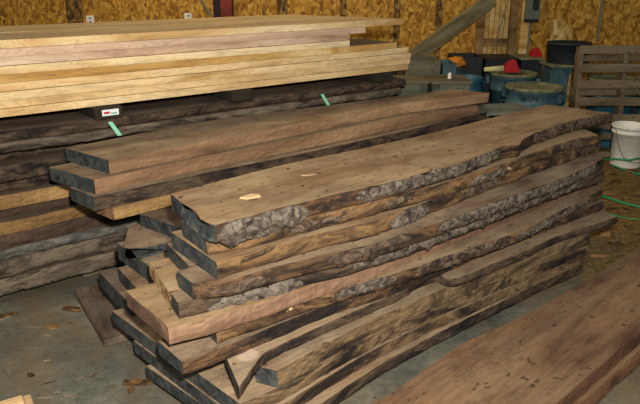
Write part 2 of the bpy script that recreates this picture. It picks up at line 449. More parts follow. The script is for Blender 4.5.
for i, (z, t_, off, short, sd, tp, lab) in enumerate(U):
    x0 = -.55 + .05*math.sin(i*2.1); x1 = LY - .02 - short
    fr = [yp(x0 + (x1-x0)*k/12, off + .022*nz(k*.5, i*3.1, 0, 1.0)*2) for k in range(13)]
    bk = [yp(x0, off+1.0), yp(x1, off+1.0)]
    slab(lab, [(p.x, p.y) for p in fr], [(p.x, p.y) for p in bk], z, t_, sd, tp, 'seal', rough=.004 if sd in ('honey', 'sawnd') else .009,
         world=True, seed=i+20, group=None)
for s, lab in ((.35, 'low timber bunk under the left part of the rear slab stack'), (2.0, 'low timber bunk under the right part of the rear slab stack')):
    a, b = yp(s, .0), yp(s, .95); block(lab, a, b, .1, 0, .059, M['oldwood'], 'timber_bunk', 'timber')
# stickers between dark stack and pale pile
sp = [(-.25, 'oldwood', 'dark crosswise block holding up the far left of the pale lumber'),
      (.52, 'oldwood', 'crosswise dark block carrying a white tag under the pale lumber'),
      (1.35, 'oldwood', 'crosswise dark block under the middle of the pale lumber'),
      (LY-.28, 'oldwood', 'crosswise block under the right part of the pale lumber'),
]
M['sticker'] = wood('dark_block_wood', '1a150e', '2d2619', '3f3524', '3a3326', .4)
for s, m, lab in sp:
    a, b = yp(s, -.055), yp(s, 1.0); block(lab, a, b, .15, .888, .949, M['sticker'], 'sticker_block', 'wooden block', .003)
# taller block the tag hangs on, in front of the stack
# ------------------------------------------------------------ pale lumber pile
rights = [408, 410, 410, 408, 397, 349, 350, 365, 403]
mats_ = ['pineedge', 'pineedge', 'pineedge', 'pineedge', 'pineedge2', 'pineedge', 'pineedge3', 'pineedge3', 'pineedge']
ord_ = ['lowest', 'second from the bottom', 'third from the bottom', 'fourth from the bottom', 'middle, most golden',
        'fourth from the top', 'third from the top', 'thin one second from the top', 'topmost']
zb = .95; th = .041
for k in range(9):
    p = at(rights[k], 75, zb)   # find s along the pile for that image column at the pile's front plane
    # solve s so that the front line point projects on the column
    best = min(((abs(((yp(s/200, 0).x) / (yp(s/200, 0).y*math.cos(TH) - (zb-CH)*math.sin(TH)))*F + 320 - rights[k])), s/200) for s in range(200, 700))[1]
    x0 = -.7; x1 = best; off = .008*math.sin(k*2.3) + (.0 if k < 8 else -.004)
    fr = [yp(x0 + (x1-x0)*q/8, off + .004*nz(q*.7, k*2.2, 0, 1)) for q in range(9)]
    if k == 8: fr[-1] = yp(x1, .0); fr[-1] = fr[-1]
    bx = x1 - (.0 if k != 8 else .10)
    bk = [yp(x0, off+.48), yp(bx, off+.48)]
    slab('pale sawn front board of the light lumber pile, ' + ord_[k] + ' layer', [(p.x, p.y) for p in fr], [(p.x, p.y) for p in bk],
         zb+th, th-.002, mats_[k], 'pine', 'pineedge', rough=.0016, world=True, seed=k+50, name='lumber_board', cat='board', K=3, step=.04)
    if k == 8:
        slab('pale sawn board lying behind the topmost front board of the light pile', [(p.x, p.y) for p in (yp(x0, .49), yp(x1-.15, .49))],
             [(p.x, p.y) for p in (yp(x0, 1.0), yp(x1-.3, 1.0))], zb+th, th-.0012, 'pineedge', 'pine', 'pineedge', rough=.0012, world=True,
             seed=70, name='lumber_board', cat='board', K=3, step=.05)
    else:
        slab('pale sawn board in the concealed back row of the light lumber pile', [(p.x, p.y) for p in (yp(x0, .50), yp(x1-.1, .50))],
             [(p.x, p.y) for p in (yp(x0, .98), yp(x1-.15, .98))], zb+th, th-.0012, 'pineedge', 'pine', 'pineedge', rough=.0012, world=True,
             seed=80+k, name='lumber_board', cat='board', group='back row boards of the pale lumber pile', K=3, step=.1)
    zb += th
# tagged block + straps
p = at(100, 116, .905); q = zat(99, 104, 3.0)
A = yp(.525, -.057)
tg = empty('paper_tag', A + Vector((0, 0, .922)), 'small white printed tag on the block under the pale lumber', 'tag', math.atan2(DY.y, DY.x))
box('tag_sheet', -.045, .045, -.004, 0, -.016, .016, M['tag'], tg, 0)
box('printed_mark', -.036, -.004, -.0055, -.004, -.006, .006, M['tagred'], tg, 0)
box('printed_mark', .002, .034, -.0055, -.004, -.008, -.002, M['taggreen'], tg, 0)
def strap(label, px0, px1, z0, z1):
    s = s_for(px1, z0, -.1); lean = s_for(px0, z1, -.1) - s
    a = yp(s, -.1); bm = bmesh.new()
    pts = [(0, 0), (lean*.5, (z1-z0)*.5), (lean, z1-z0)]
    vs = []
    for (x, z) in pts:
        vs.append([bm.verts.new((x+dx, y, z)) for dx, y in ((-.012, 0), (.012, 0), (.012, .003), (-.012, .003))])
    for u, v_ in zip(vs, vs[1:]):
        for k in range(4): bm.faces.new((u[k], u[(k+1) % 4], v_[(k+1) % 4], v_[k]))
    bm.faces.new(vs[0]); bm.faces.new(vs[-1])
    o = link('plastic_strap', mesh(bm), [M['strap']], None, a + Vector((0, 0, z0)), math.atan2(DY.y, DY.x)); tag(o, label, 'strap')
strap('light green plastic strap hanging below the tagged block', 110, 120, .80, .880)
strap('light green plastic strap at the right, behind the middle slab stack', 322, 329, .79, .875)

# ------------------------------------------------------------ middle stack
T = 'middle stack'
slab('top slab of the middle stack, sawn brown with square edge', [(108,160),(200,142.3),(300,123),(400,104),(489,93)], [(65,148),(200,122),(330,105),(453,89)], .80, .067,
     'sawnt', 'face', 'seal', .0025, seed=1, farcap='endraw')
slab('second slab of the middle stack, its dark end sticking out furthest left', [(94,180),(200,157),(300,138),(400,118),(478,105.5)], [(49,167),(200,138),(330,118),(440,101)], .732, .067,
     'sawnt', 'face', 'seal', .0025, seed=2, farcap='endraw')
slab('third slab of the middle stack, blackish live edge and short left end', [(93,197),(200,174),(300,154),(400,132),(487,112)], [(70,187),(200,158),(330,135),(445,113)], .664, .067,
     'lived', 'face', 'seal', .003, seed=3, farcap='endraw')
slab('bottom slab of the middle stack with a honey-brown sawn edge', [(113,208),(172,194),(300,166),(400,144),(470,128)], [(92,200),(200,176),(330,152),(430,135)], .596, .060,
     'honey', 'face', 'endraw', .0025, seed=4)
# ------------------------------------------------------------ jumbled slabs under the middle stack
slab('dark curved slab end poking out beneath the middle stack', [(183,229),(300,196),(430,165)], [(140,214),(230,194),(380,162)], .535, .062, 'lived', 'faced', 'seal', .0045, seed=5)
slab('brown slab with a slanted end below the dark curved slab', [(160,245),(300,205),(430,170)], [(129,224),(230,202),(380,170)], .472, .045, 'sawnd', 'face', 'seal', .004,
     end=[(165,243),(150,247),(125,249),(124,244),(129,226)], seed=6)
slab('slab with blue-grey end behind the left corner of the main stack', [(152,268),(300,222),(450,175)], [(117,243),(240,212),(400,172)], .426, .080, 'sawnd', 'face', 'seal', .005, seed=7)
slab('low dark slab end left of the main stack, its top step', [(140,292),(300,240),(450,192)], [(118,268),(240,232),(400,190)], .345, .065, 'lived', 'face', 'seal', .005, seed=8)
slab('lowest jumbled slab end left of the main stack, near the floor', [(130,304),(300,252),(450,203)], [(99,272),(240,240),(400,200)], .279, .075, 'lived', 'faced', 'seal', .005, seed=9)
block('flat tan board lying on the concrete left of the main stack', at(118, 336, .04), at(86, 285, .04), .13, 0, .035, M['faced'], 'floor_board', 'board')
for k, (px, py) in enumerate(((170, 290), (330, 230))):
    b0 = at(px, py, .2); block('low crosswise timber carrying the jumbled slabs, ' + ('near' if k == 0 else 'far') + ' one', b0 + NRM*.06, b0 + NRM*.42, .1, 0, .203, M['oldwood'], 'timber_bunk', 'timber')

# ------------------------------------------------------------ main stack
slab('top slab of the main stack, wide and dusty with a chipped left end',
     [(216,225),(241.7,218),(283,207),(300,203),(325,196.6),(362,188.5),(399,180),(440,168.7),(457,164),(484,154),(505,145.5),(519,145),(523,139.5),(535,133),(552,127),(579,119),(612,113)],
     [(171,194),(223,180),(286,164),(340,153),(400,140.5),(436,132),(489,118.5),(519,111),(547,104.5)], .82, .064, 'live', 'facew', 'seal', .005,
     end=[(216,225),(205,223),(198,217),(195,211),(185,208),(182,203),(171,194)], seed=11,
     bark=[(.0, .14, 0, 1.45, .022, 'bark'), (.215, .56, 0, .9, .012, 'bark'), (.70, .985, 0, 1.0, .012, 'barkb')], farcap='endraw')
slab('second slab of the main stack, orange and black live edge under the top slab',
     [(206,238),(250,232),(300,219),(370,202),(430,187),(470,175),(520,157.5),(550,146.5),(576,139),(598,135)], [(182,221),(300,190),(440,150),(560,118)], .755, .060,
     'liveo', 'facew', 'seal', .0045, seed=12, bark=[(.12, .24, .3, 1.0, .008, 'barkb'), (.30, .38, .2, .9, .008, 'barkb'), (.52, .66, .3, 1.0, .01, 'bark'), (.82, .97, 0, .9, .01, 'barkb')])
slab('third slab of the main stack, square dark corner and a bulge of bark',
     [(216,262),(271,246.5),(320,233),(350,227),(377,220),(440,196.5),(500,174),(556,155),(590,144),(601,141)], [(171,232),(300,200),(440,160),(565,130)], .694, .064,
     'liveo', 'facew', 'seal', .005, seed=13, bark=[(.30, .40, 0, 1.35, .022, 'bark'), (.48, .62, .2, 1.0, .008, 'barkb'), (.88, .99, 0, 1.0, .012, 'barkb')])
slab('fourth slab of the main stack, ragged edge below the bark bulge',
     [(192,283),(230,280),(270,268),(320,256),(377,243),(440,222),(500,200),(560,179),(590,166),(604,158)], [(177,271),(230,257),(300,238),(440,196),(585,151)], .629, .060,
     'live', 'face', 'seal', .0045, seed=14, bark=[(.02, .12, .2, 1.0, .008, 'barkb'), (.20, .36, 0, .9, .009, 'barkb'), (.42, .97, 0, 1.0, .010, 'bark')])
slab('slab with a dark slanted end just behind the fourth slab of the main stack',
     [(189,266),(230,255.5),(300,236.5),(440,194.5),(585,149.5)], [(167,243),(300,213),(440,170),(570,139)], .629, .060, 'sawnd', 'face', 'seal', .003, seed=36)
slab('fifth slab of the main stack, narrow with lumpy grey bark near its left end',
     [(178,303),(200,298),(218,292),(314,269),(345,262),(400,245),(480,216),(540,193),(604,171)], [(171,293),(300,258),(440,208),(585,158)], .568, .060,
     'lived', 'face', 'seal', .0045, seed=15, bark=[(.04, .19, .2, 1.5, .018, 'bark'), (.27, .92, .0, .95, .012, 'bark')])
slab('slab with a pale splintered end beside the fifth slab of the main stack',
     [(169,292),(300,257),(440,207),(584,157)], [(149,262),(300,228),(440,182),(572,145)], .568, .058, 'liveo', 'facew', 'endpale', .004, seed=16)
slab('sixth slab of the main stack, wide with a pinkish square-sawn edge',
     [(168,328),(200,321),(268,300),(320,282),(400,253.5),(480,222),(540,197.5),(592,177)], [(126,291),(300,240),(440,195),(572,158)], .507, .062,
     'sawn', 'facew', 'sawn', .0025, seed=17, end=[(168,328),(160,319),(147,309),(138,302),(126,291)])
slab('seventh slab of the main stack, set back with a patch of bark',
     [(216,330),(240,322),(262,314),(300,301),(346,287),(400,272),(480,245),(527,228),(560,211),(603,189)], [(204,318),(300,280),(440,230),(590,175)], .444, .056,
     'liveo', 'face', 'seal', .0045, seed=18, bark=[(.20, .33, 0, .95, .013, 'bark'), (.36, .62, 0, .9, .012, 'barkb'), (.62, .93, .1, 1.0, .008, 'bark')])
slab('eighth slab of the main stack, brown top with a torn stringy edge',
     [(182,362),(216,350),(250,336),(300,315),(340,300),(380,288),(404,279),(436,266),(460,256),(500,238),(560,217),(604,201)], [(158,341),(300,285),(440,230),(575,178)], .387, .052,
     'live', 'face', 'seal', .004, seed=19, flare=.003)
slab('thin forked slab with a pale round mark near its pointed left end',
     [(239,387),(249,372),(263,353),(290,340),(320,326),(360,309),(394,294),(425,277),(438,273),(446,279),(456,279),(471,273),(494,263),(515,255),(532,248),(555,237),(575,230),(599,223),(617,217)],
     [(225,354),(250,342),(300,320),(345,300),(440,258),(520,225),(582,203)], .334, .042, 'lived', 'forked', 'seal', .005, seed=31, farcap='endraw')
fk = bpy.data.objects[[o_.name for o_ in COL.objects if o_.get('label', '').startswith('thin forked')][0]]
q = Matrix.Rotation(-fk.rotation_euler.z, 4, 'Z') @ (at(247, 355, .334) - fk.location)
nt = M['forked'].node_tree; bs = nt.nodes['Principled BSDF']; src = bs.inputs['Base Color'].links[0].from_socket
tc = nt.nodes.new('ShaderNodeTexCoord'); ds = nt.nodes.new('ShaderNodeVectorMath'); ds.operation = 'DISTANCE'; nt.links.new(tc.outputs['Object'], ds.inputs[0]); ds.inputs[1].default_value = (q.x, q.y, q.z)
rp = nt.nodes.new('ShaderNodeValToRGB'); rp.color_ramp.elements[0].position = .032; rp.color_ramp.elements[0].color = (.38, .38, .38, 1); rp.color_ramp.elements[1].position = .046; rp.color_ramp.elements[1].color = (0, 0, 0, 1)
nt.links.new(ds.outputs['Value'], rp.inputs[0]); mxn = nt.nodes.new('ShaderNodeMix'); mxn.data_type = 'RGBA'; nt.links.new(rp.outputs[0], mxn.inputs[0]); nt.links.new(src, mxn.inputs[6]); mxn.inputs[7].default_value = lin('c9b4a0')
nt.links.new(mxn.outputs[2], bs.inputs['Base Color'])
g10 = [at(x, y, .291) for x, y in ((277,371),(320,347),(372,320),(433,293),(487,272),(535,253),(590,233))]
def under(left, d0, d1):      # front edge of a slab lying flush under the curved one, reaching further left
    n_ = len(g10); nn = []
    for k, q in enumerate(g10):
        nn.append(q + NRM*(d0 + (d1-d0)*k/(n_-1)))
    return [(q.x, q.y) for q in [Vector((left[0], left[1], 0))] + nn]
def W(px, py, z): q = at(px, py, z); return (q.x, q.y)
slab('tall dark curved slab below the forked slab, waxed square left end', [(q.x, q.y) for q in g10], [W(256,366,.291), W(340,322,.291), W(440,275,.291), W(560,225,.291)],
     .291, .068, 'livef', 'face', 'seal', .003, seed=32, world=True)
slab('wide slab third from the floor in the main stack, dark sealed end', under(W(240,404,.222), -.002, .0), [W(112,311,.222), W(300,262,.222), W(440,222,.222), W(560,190,.222)],
     .222, .062, 'livef', 'face', 'seal', .003, seed=33, farcap='seal', world=True)
slab('second slab from the floor in the main stack with streaked live edge', under(W(228,412,.159), -.02, .004), [W(134,341,.159), W(300,285,.159), W(440,240,.159), W(560,205,.159)],
     .159, .055, 'livef', 'face', 'seal', .003, seed=34, world=True)
slab('bottom slab of the main stack, closest to the floor', under(W(226,421,.103), -.075, .015), [W(146,366,.103), W(300,300,.103), W(440,255,.103), W(560,218,.103)],
     .103, .052, 'lived', 'face', 'seal', .0035, seed=35, world=True)
for f, lab in ((.35, 'low crosswise bunk under the near part of the main stack'), (2.0, 'low crosswise bunk under the far part of the main stack')):
    a = at(300, 410, .05) + DIR*f; block(lab, a + NRM*.05, a + NRM*.55, .09, 0, .050, M['oldwood'], 'timber_bunk', 'timber')
# pale round mark is a worn sanding spot on the forked slab
# wood chips on the top slab
def chip(label, px, py, z, L, W, T_, rz, m='chip', cat='wood chip', name='wood_chip'):
    p = at(px, py, z); bm = bmesh.new(); n = 9
    tp = []
    for k in range(n):
        a = 2*math.pi*k/n; r = 1 + .28*nz(k, px, py, 1.7)
        tp.append((L/2*math.cos(a)*r, W/2*math.sin(a)*r))
    v0 = [bm.verts.new((x, y, 0)) for x, y in tp]; v1 = [bm.verts.new((x*.85, y*.8, T_*(1+.4*nz(x*40, y*40, px, 1)))) for x, y in tp]
    for k in range(n): bm.faces.new((v0[k], v0[(k+1) % n], v1[(k+1) % n], v1[k]))
    bm.faces.new(v0); bm.faces.new(v1)
    o = link(name, mesh(bm), [M[m]], None, p, rz); tag(o, label, cat); return o
chip('pale fresh wood chip lying near the left end of the top slab', 251, 197.5, .8208, .085, .035, .008, .45)
chip('thin grey shaving lying flat in the middle of the top slab', 309, 175, .8208, .07, .018, .003, .3, 'facew')
random.seed(3)
dbx = [(288,169),(303,186),(327,191),(336,165),(476,151),(468,153),(431,170),(386,153),(262,184),(240,190)]
for i, (x, y) in enumerate(dbx):
    o = chip('tiny dark bark crumb scattered on the top slab', x, y, .8208, .014, .009, .004, i, 'debris', 'bark crumb', 'bark_crumb'); o['group'] = 'dark crumbs on the top slab'

# ------------------------------------------------------------ slabs in the right foreground
RF = [(440,503),(567,394),(604,362),(640,331),(760,228)]
RB = [(300,440),(372,404),(395,391),(414,377),(440,358),(463,343),(490,331),(512,322),(550,301),(588,279),(640,246),(730,192)]
slab('upper of two broad brown slabs in the right foreground', RF, RB, .25, .068, 'brownedge', 'brown', 'endraw', .0025, seed=41, bside='lived')
rb2 = [at(x, y, .25) for x, y in RB]
slab('lower of two broad brown slabs in the right foreground', [((at(x, y, .25) + Vector((.012, -.014, 0))).x, (at(x, y, .25) + Vector((.012, -.014, 0))).y) for x, y in RF],
     [(q.x+.03, q.y-.03) for q in rb2], .181, .075, 'brownedge', 'brown', 'endraw', .0025, seed=42, bside='lived', world=True)
for (px, py), lab in (((470, 425), 'low timber bunk under the near end of the foreground slabs'), ((700, 270), 'low timber bunk under the far end of the foreground slabs')):
    a = at(px, py, .1); d = Vector((-.76, .65, 0)); block(lab, a - d*.12, a + d*.28, .1, 0, .105, M['oldwood'], 'timber_bunk', 'timber')

# ------------------------------------------------------------ floor litter
def splinter(label, px, py, L, W, T_, rz, m='debris'):
    return chip(label, px, py, .001, L, W, T_, rz, m, 'wood scrap', 'wood_scrap')
splinter('dark splintered stick on the floor beside the main stack', 138, 384, .14, .022, .018, .05)
splinter('small dark crumb of bark below the dark splintered stick', 131, 391, .03, .025, .015, 1)
splinter('dark flattened scrap on the concrete left of the main stack', 72, 310, .11, .035, .015, -.2)
splinter('reddish-brown flake of wood flat on the concrete', 52, 326, .09, .05, .003, -.5, 'honey')
splinter('light chip with dark underside near the tan bunk', 99, 325, .05, .04, .02, .6)
splinter('small dark crumb low at the left on the concrete', 31, 376, .03, .02, .012, .2)
splinter('grey sliver on the concrete near the left edge', 6, 316, .12, .03, .012, .4)
random.seed(5)
sts = []
for i in range(26):
    x, y = random.uniform(2, 150), random.uniform(298, 402)
    if x > 70+ (y-290)*.6 or (y > 380 and x < 40): continue
    if any(math.hypot(x-a_, (y-b_)*2) < 16 for a_, b_ in sts): continue
    sts.append((x, y))
    o = chip('thin brown wood sliver scattered on the concrete floor', x, y, .001, random.uniform(.03, .10), random.uniform(.003, .006), .003, random.uniform(-.3, 1.3), 'face' if i % 3 else 'debris', 'wood sliver', 'wood_sliver'); o['group'] = 'slivers scattered on the concrete'
# pale offcut in the bottom left corner
oc = empty('lumber_offcut', at(5, 404, .04) + Vector((0, 0, -.04)), 'pale lumber offcut in the bottom left corner of the floor', 'offcut', .55)
bm = bmesh.new(); bm_box(bm, -.3, .065, -.16, .03, 0, .04, .004); link('board', mesh(bm), [M['pineedge']], oc)
bm = bmesh.new(); bm_box(bm, .066, .095, -.12, .025, 0, .036, .004); link('split_piece', mesh(bm), [M['chip']], oc)

# bark and stick litter on the dirt at the right (things one can pick out are separate)
random.seed(11)
bp = at(625, 165, 0); placed = [bp]
for i in range(150):
    x = random.uniform(598, 676); y = random.uniform(163, 212) if i < 34 else random.uniform(212, 260)
    p = at(x, y, 0)
    if any((p-q_).length < .17 for q_ in placed) or abs(y-x*.0-165) < 4: continue
    placed.append(p)
    if 597 < x < 612 and 196 < y < 203: continue
    o = chip('strip of brown bark strewn on the dirt beyond the main stack', x, y, .001, random.uniform(.07, .19), random.uniform(.025, .055), random.uniform(.012, .035),
             random.uniform(-.5, .5), random.choice(['debris', 'debris', 'debris', 'honey']), 'bark strip', 'bark_strip')
    o['group'] = 'bark strips strewn around the bucket'

# ------------------------------------------------------------ hoses
h = [at(x, y, z_) for x, y, z_ in ((596,164,.012),(604,160,.06),(616,159,.11),(630,160,.12),(644,159,.11),(670,172,.012))]
tag(tube('garden_hose', h, .008, M['green']), 'green hose passing just below the white bucket', 'hose')
h = [at(x, y, .014) for x, y in ((612,165),(622,169),(634,173),(650,175),(680,176))]
tag(tube('garden_hose', h, .008, M['green']), 'green hose curving over the bark litter', 'hose')
h = [at(x, y, .014) for x, y in ((590,184),(599,194),(612,199),(628,204),(645,207),(680,208))]
tag(tube('garden_hose', h, .008, M['green']), 'green hose on the dirt close to the main stack end', 'hose')
h = [at(x, y, .008) for x, y in ((606,213),(617,216),(630,218.5),(650,220),(690,222))]
tag(tube('garden_hose', h, .004, M['green']), 'thin green cord on the dirt at the tip of the forked slab', 'cord')

# ------------------------------------------------------------ white bucket
bp = at(625, 165, 0)
bk = empty('bucket', bp, 'dirty white plastic bucket in front of the pallet', 'bucket', .3)
lathe('bucket_body', [(0, 0), (.125, 0), (.13, .01), (.145, .30), (.152, .30), (.152, .315), (.147, .32), (.147, .345), (.156, .345), (.156, .37), (.149, .372), (.143, .36), (.124, .02), (0, .02)], M['white'], bk)
tube('handle', [(-.155, 0, .33), (-.158, -.04, .25), (-.14, -.11, .12), (-.06, -.158, .07), (.05, -.16, .08), (.14, -.11, .13), (.158, -.04, .25), (.155, 0, .33)], .0035, M['conduit'], bk)

# ------------------------------------------------------------ round bins
def lettering(text, size, r, z, m, parent, rot):
    cu = bpy.data.curves.new('text', 'FONT'); cu.body = text; cu.size = size; cu.extrude = .0015; cu.align_x = 'CENTER'; cu.offset = size*.02
    tmp = bpy.data.objects.new('tmp', cu); COL.objects.link(tmp)
    bpy.context.view_layer.update()
    me = bpy.data.meshes.new_from_object(tmp.evaluated_get(bpy.context.evaluated_depsgraph_get()))
    bpy.data.objects.remove(tmp)
    for v in me.vertices:
        x, y, d = v.co; a = x/r + rot; rr = r + d
        v.co = (rr*math.sin(a), -rr*math.cos(a), z+y)
    me.materials.clear()
    return link('lettering', me, [m], parent)
def bin_(label, loc, r, hgt, m, rot=0, lid=True, text=True, trot=-.25, hand=(.5, .5+math.pi)):
    e = empty('round_bin', loc, label, 'bin', rot)
    rb = r*.84
    lathe('bin_body', [(0, .0), (rb, 0), (rb+.005, .01), (r*.955, hgt*.74), (r*.955+.012, hgt*.745), (r*.965+.012, hgt*.77), (r*.965, hgt*.775), (r*.975, hgt-.05), (r, hgt-.045), (r, hgt-.01), (r-.008, hgt), (r-.02, hgt-.005), (r*.93, hgt*.5), (rb*.95, .02), (0, .02)], m, e)
    if lid:
        lathe('lid', [(0, hgt-.012), (r*.6, hgt-.008), (r*.86, hgt-.012), (r*.9, hgt+.006), (r*.98, hgt+.010), (r*1.03, hgt+.004), (r*1.035, hgt-.02), (r*1.01, hgt-.02), (r*.985, hgt-.008), (r*.9, hgt-.012), (r*.6, hgt-.016), (0, hgt-.018)], M['dusty'], e)
    for a in hand:
        bm = bmesh.new(); bm_box(bm, r*.97, r+.035, -.055, .055, hgt-.12, hgt-.10, .004); bm_box(bm, r*.97, r+.035, -.062, -.045, hgt-.12, hgt-.03, .003)
        bm_box(bm, r*.97, r+.035, .045, .062, hgt-.12, hgt-.03, .003); bm_box(bm, r*.97, r+.035, -.062, .062, hgt-.045, hgt-.03, .003)
        me = mesh(bm); o = link('handle', me, [m], e); o.rotation_euler = (0, 0, a)
    if text: lettering('BRUTE', .052, r*.955+.004, hgt*.84, M['letter'], e, trot)
    return e
def floorat(px, py, z): p = at(px, py, z); return Vector((p.x, p.y, 0))
B1 = zat(534, 88, 5.95); bin_('blue-grey round bin with dusty lid and dark lettering, nearest of the bins', (B1.x, 5.95, 0), .255, .64, M['teal'], 0, True, True, -.42, (-.72, 2.42))
B2 = zat(514, 70, 6.7); bin_('blue-grey lettered round bin under the red scoop', (B2.x, 6.7, 0), .238, .66, M['teal'], 0, True, True, -.32, (-.4, 2.74))
b3 = zat(464, 80, 6.72); bin_('dark blue round bin in the shade at the left of the lettered bins', (b3.x, 6.72, 0), .2, .62, M['tealb'], 0, False, False)
for px, Y_, hh, lab in ((612, 6.32, .66, 'bright blue round bin behind the left half of the pallet'), (662, 6.32, .66, 'bright blue round bin behind the right half of the pallet')):
    p = zat(px, 90, Y_); bin_(lab, (p.x, Y_, 0), .235, hh, M['tealb'], 0, True, False, hand=(-2.2, -1.0))
# black tubs at the wall
def tub(label, x0, x1, ytop, Y, z0, m='black'):
    a, b = zat(x0, ytop, Y), zat(x1, ytop, Y); r = (b.x-a.x)/2; zt = a.z; h_ = zt - z0
    e = empty('round_tub', ((a.x+b.x)/2, Y, z0), label, 'tub')
    lathe('tub_body', [(0, 0), (r*.93, 0), (r*.94, .01), (r*.97, h_-.02), (r, h_-.018), (r, h_), (r-.012, h_), (r*.92, h_*.3), (0, .02)], M[m], e)
    return e
# square bin with a flat overhanging lid, black tub on top of it
Yq = 6.28
a, b = zat(551, 65, Yq), zat(576, 65, Yq)
sq = empty('square_bin', ((a.x+b.x)/2, Yq+.18, 0), 'square blue-grey bin with flat dusty overhanging lid', 'bin')
hz = a.z; hw = (b.x-a.x)/2
bm = bmesh.new(); vs = bm_box(bm, -hw+.03, hw-.03, -.15, .15, 0, hz-.03)
for v in vs[:4]: v.co.x *= .8; v.co.y *= .8
bmesh.ops.bevel(bm, geom=bm.edges[:], offset=.02, segments=2, affect='EDGES'); link('bin_body', mesh(bm), [M['teal']], sq)
box('lid', -hw, hw, -.18, .18, hz-.03, hz, M['dusty'], sq, .008)
for s in (-1, 1):
    bm = bmesh.new(); q = [(s*(hw-.12), -.17, hz-.03), (s*(hw-.02), -.17, hz-.03), (s*(hw-.05), -.142, hz-.15)]
    v0 = [bm.verts.new(p) for p in q]; v1 = [bm.verts.new((p[0], p[1]+.05, p[2])) for p in q]
    for k in range(3): bm.faces.new((v0[k], v0[(k+1) % 3], v1[(k+1) % 3], v1[k]))
    bm.faces.new(v0); bm.faces.new(v1); link('bracket', mesh(bm), [M['teal']], sq)
def tub_at(label, x0, x1, ytop, Y, z0): return tub(label, x0, x1, ytop, Y, z0)
tub('black round tub standing on the square bin lid', 548, 591, 42, Yq+.2, hz)
# shelf of black boxes behind bins
def crate(label, x0, x1, ytop, Y, depth, z0, m, lidm=None, name='wooden_crate', cat='crate', slats=0):
    a, b = zat(x0, ytop, Y), zat(x1, ytop, Y); zt = a.z
    e = empty(name, ((a.x+b.x)/2, Y+depth/2, z0), label, cat); hw = (b.x-a.x)/2; h_ = zt - z0
    bm = bmesh.new(); tk = .018
    lt = .022 if lidm else 0
    bm_box(bm, -hw, hw, -depth/2, -depth/2+tk, 0, h_-lt, .003); bm_box(bm, -hw, hw, depth/2-tk, depth/2, 0, h_-lt, .003)
    bm_box(bm, -hw, -hw+tk, -depth/2+tk, depth/2-tk, 0, h_-lt, .003); bm_box(bm, hw-tk, hw, -depth/2+tk, depth/2-tk, 0, h_-lt, .003)
    bm_box(bm, -hw+tk, hw-tk, -depth/2+tk, depth/2-tk, 0, .02)
    link('box_body', mesh(bm), [M[m]], e)
    if lidm: box('lid', -hw-.015, hw+.015, -depth/2-.015, depth/2, h_-lt, h_, M[lidm], e, .004)
    for s in range(slats):
        x = -hw + .03 + (2*hw-.06)*s/max(slats-1, 1)
        box('batten', x-.025, x+.025, -depth/2-.016, -depth/2, 0, h_-lt-.002, M[m], e, .003)
    return e
crate('black open crate at the wall behind the orange cloth', 455, 483, 57, 7.0, .4, 0, 'black', None, 'plastic_crate', 'crate')
crate('black lidded crate at the wall left of the far red scoop', 486, 517, 58, 7.0, .4, 0, 'black', 'black', 'plastic_crate', 'crate')
crate('black box below the far red scoop', 522, 543, 58, 6.95, .4, 0, 'black', 'dusty', 'plastic_crate', 'crate')
c1 = crate('green-grey wooden box at the left, in front of the brown crate', 392, 428, 81, 5.15, .34, 0, 'greenwood', 'oldwood', slats=2)
c2 = crate('green-grey wooden box with a white scrap on its lid', 433, 471, 81.5, 5.15, .40, 0, 'greenwood', 'oldwood', slats=2)
crate('brown wooden crate behind the green-grey boxes', 403, 441, 61, 5.75, .4, 0, 'oldwood', None, slats=2)
crate('small blue-green crate squeezed beside the brown crate', 443, 457, 64, 5.8, .35, 0, 'teal', None, 'plastic_crate')
p = at(449, 79, zat(430, 81.5, 5.15).z)
chip('small white scrap standing on the green-grey box lid', 449.5, 78.5, zat(430, 81.5, 5.15).z+.0005, .03, .03, .05, 0, 'white', 'scrap', 'paper_scrap')
p = zat(430, 47, 5.95)
# two dark handles poking up behind the brown crate
bm = bmesh.new(); bm_box(bm, -.13, .13, 0, .05, 0, .06, .01)
q = zat(404, 60, 6.3); 
gr = empty('tool_box', (q.x-.12, 6.28, 0), 'dark toolbox with upright handles behind the brown crate', 'toolbox'); zt = zat(415, 55, 6.3).z
box('box_body', -.14, .14, -.1, .1, 0, zt, M['oldwood'], gr, .01)
tube('handle', [(-.03, 0, zt-.01), (-.035, 0, zt+.06), (0, 0, zt+.08), (.035, 0, zt+.06), (.03, 0, zt-.01)], .012, M['black'], gr)
# orange cloth on the dark bin
def blob(name, label, cat, loc, sx, sy, sz, m, seed=0):
    bm = bmesh.new(); bmesh.ops.create_icosphere(bm, subdivisions=3, radius=1)
    for v in bm.verts:
        k = 1 + .35*nz(v.co.x, v.co.y, v.co.z+seed, 1.6) + .15*nz(v.co.x, v.co.y, v.co.z+seed, 5); v.co = Vector((v.co.x*sx*k, v.co.y*sy*k, max(v.co.z, -.75)*sz*(k if v.co.z > 0 else 1)))
    o = link(name, mesh(bm, name, True), [m], None, loc); return tag(o, label, cat)
q = zat(456, 66, 6.6)
crate('low dark box carrying the orange cloth', 449, 464, 68, 6.2, .25, 0, 'black', 'black', 'plastic_crate')
zc = zat(449, 68, 6.2).z
blob('cloth', 'crumpled orange cloth on a low dark box', 'cloth', (zat(456, 66, 6.32).x, 6.32, zc+.041), .09, .08, .055, M['orange'], 3)
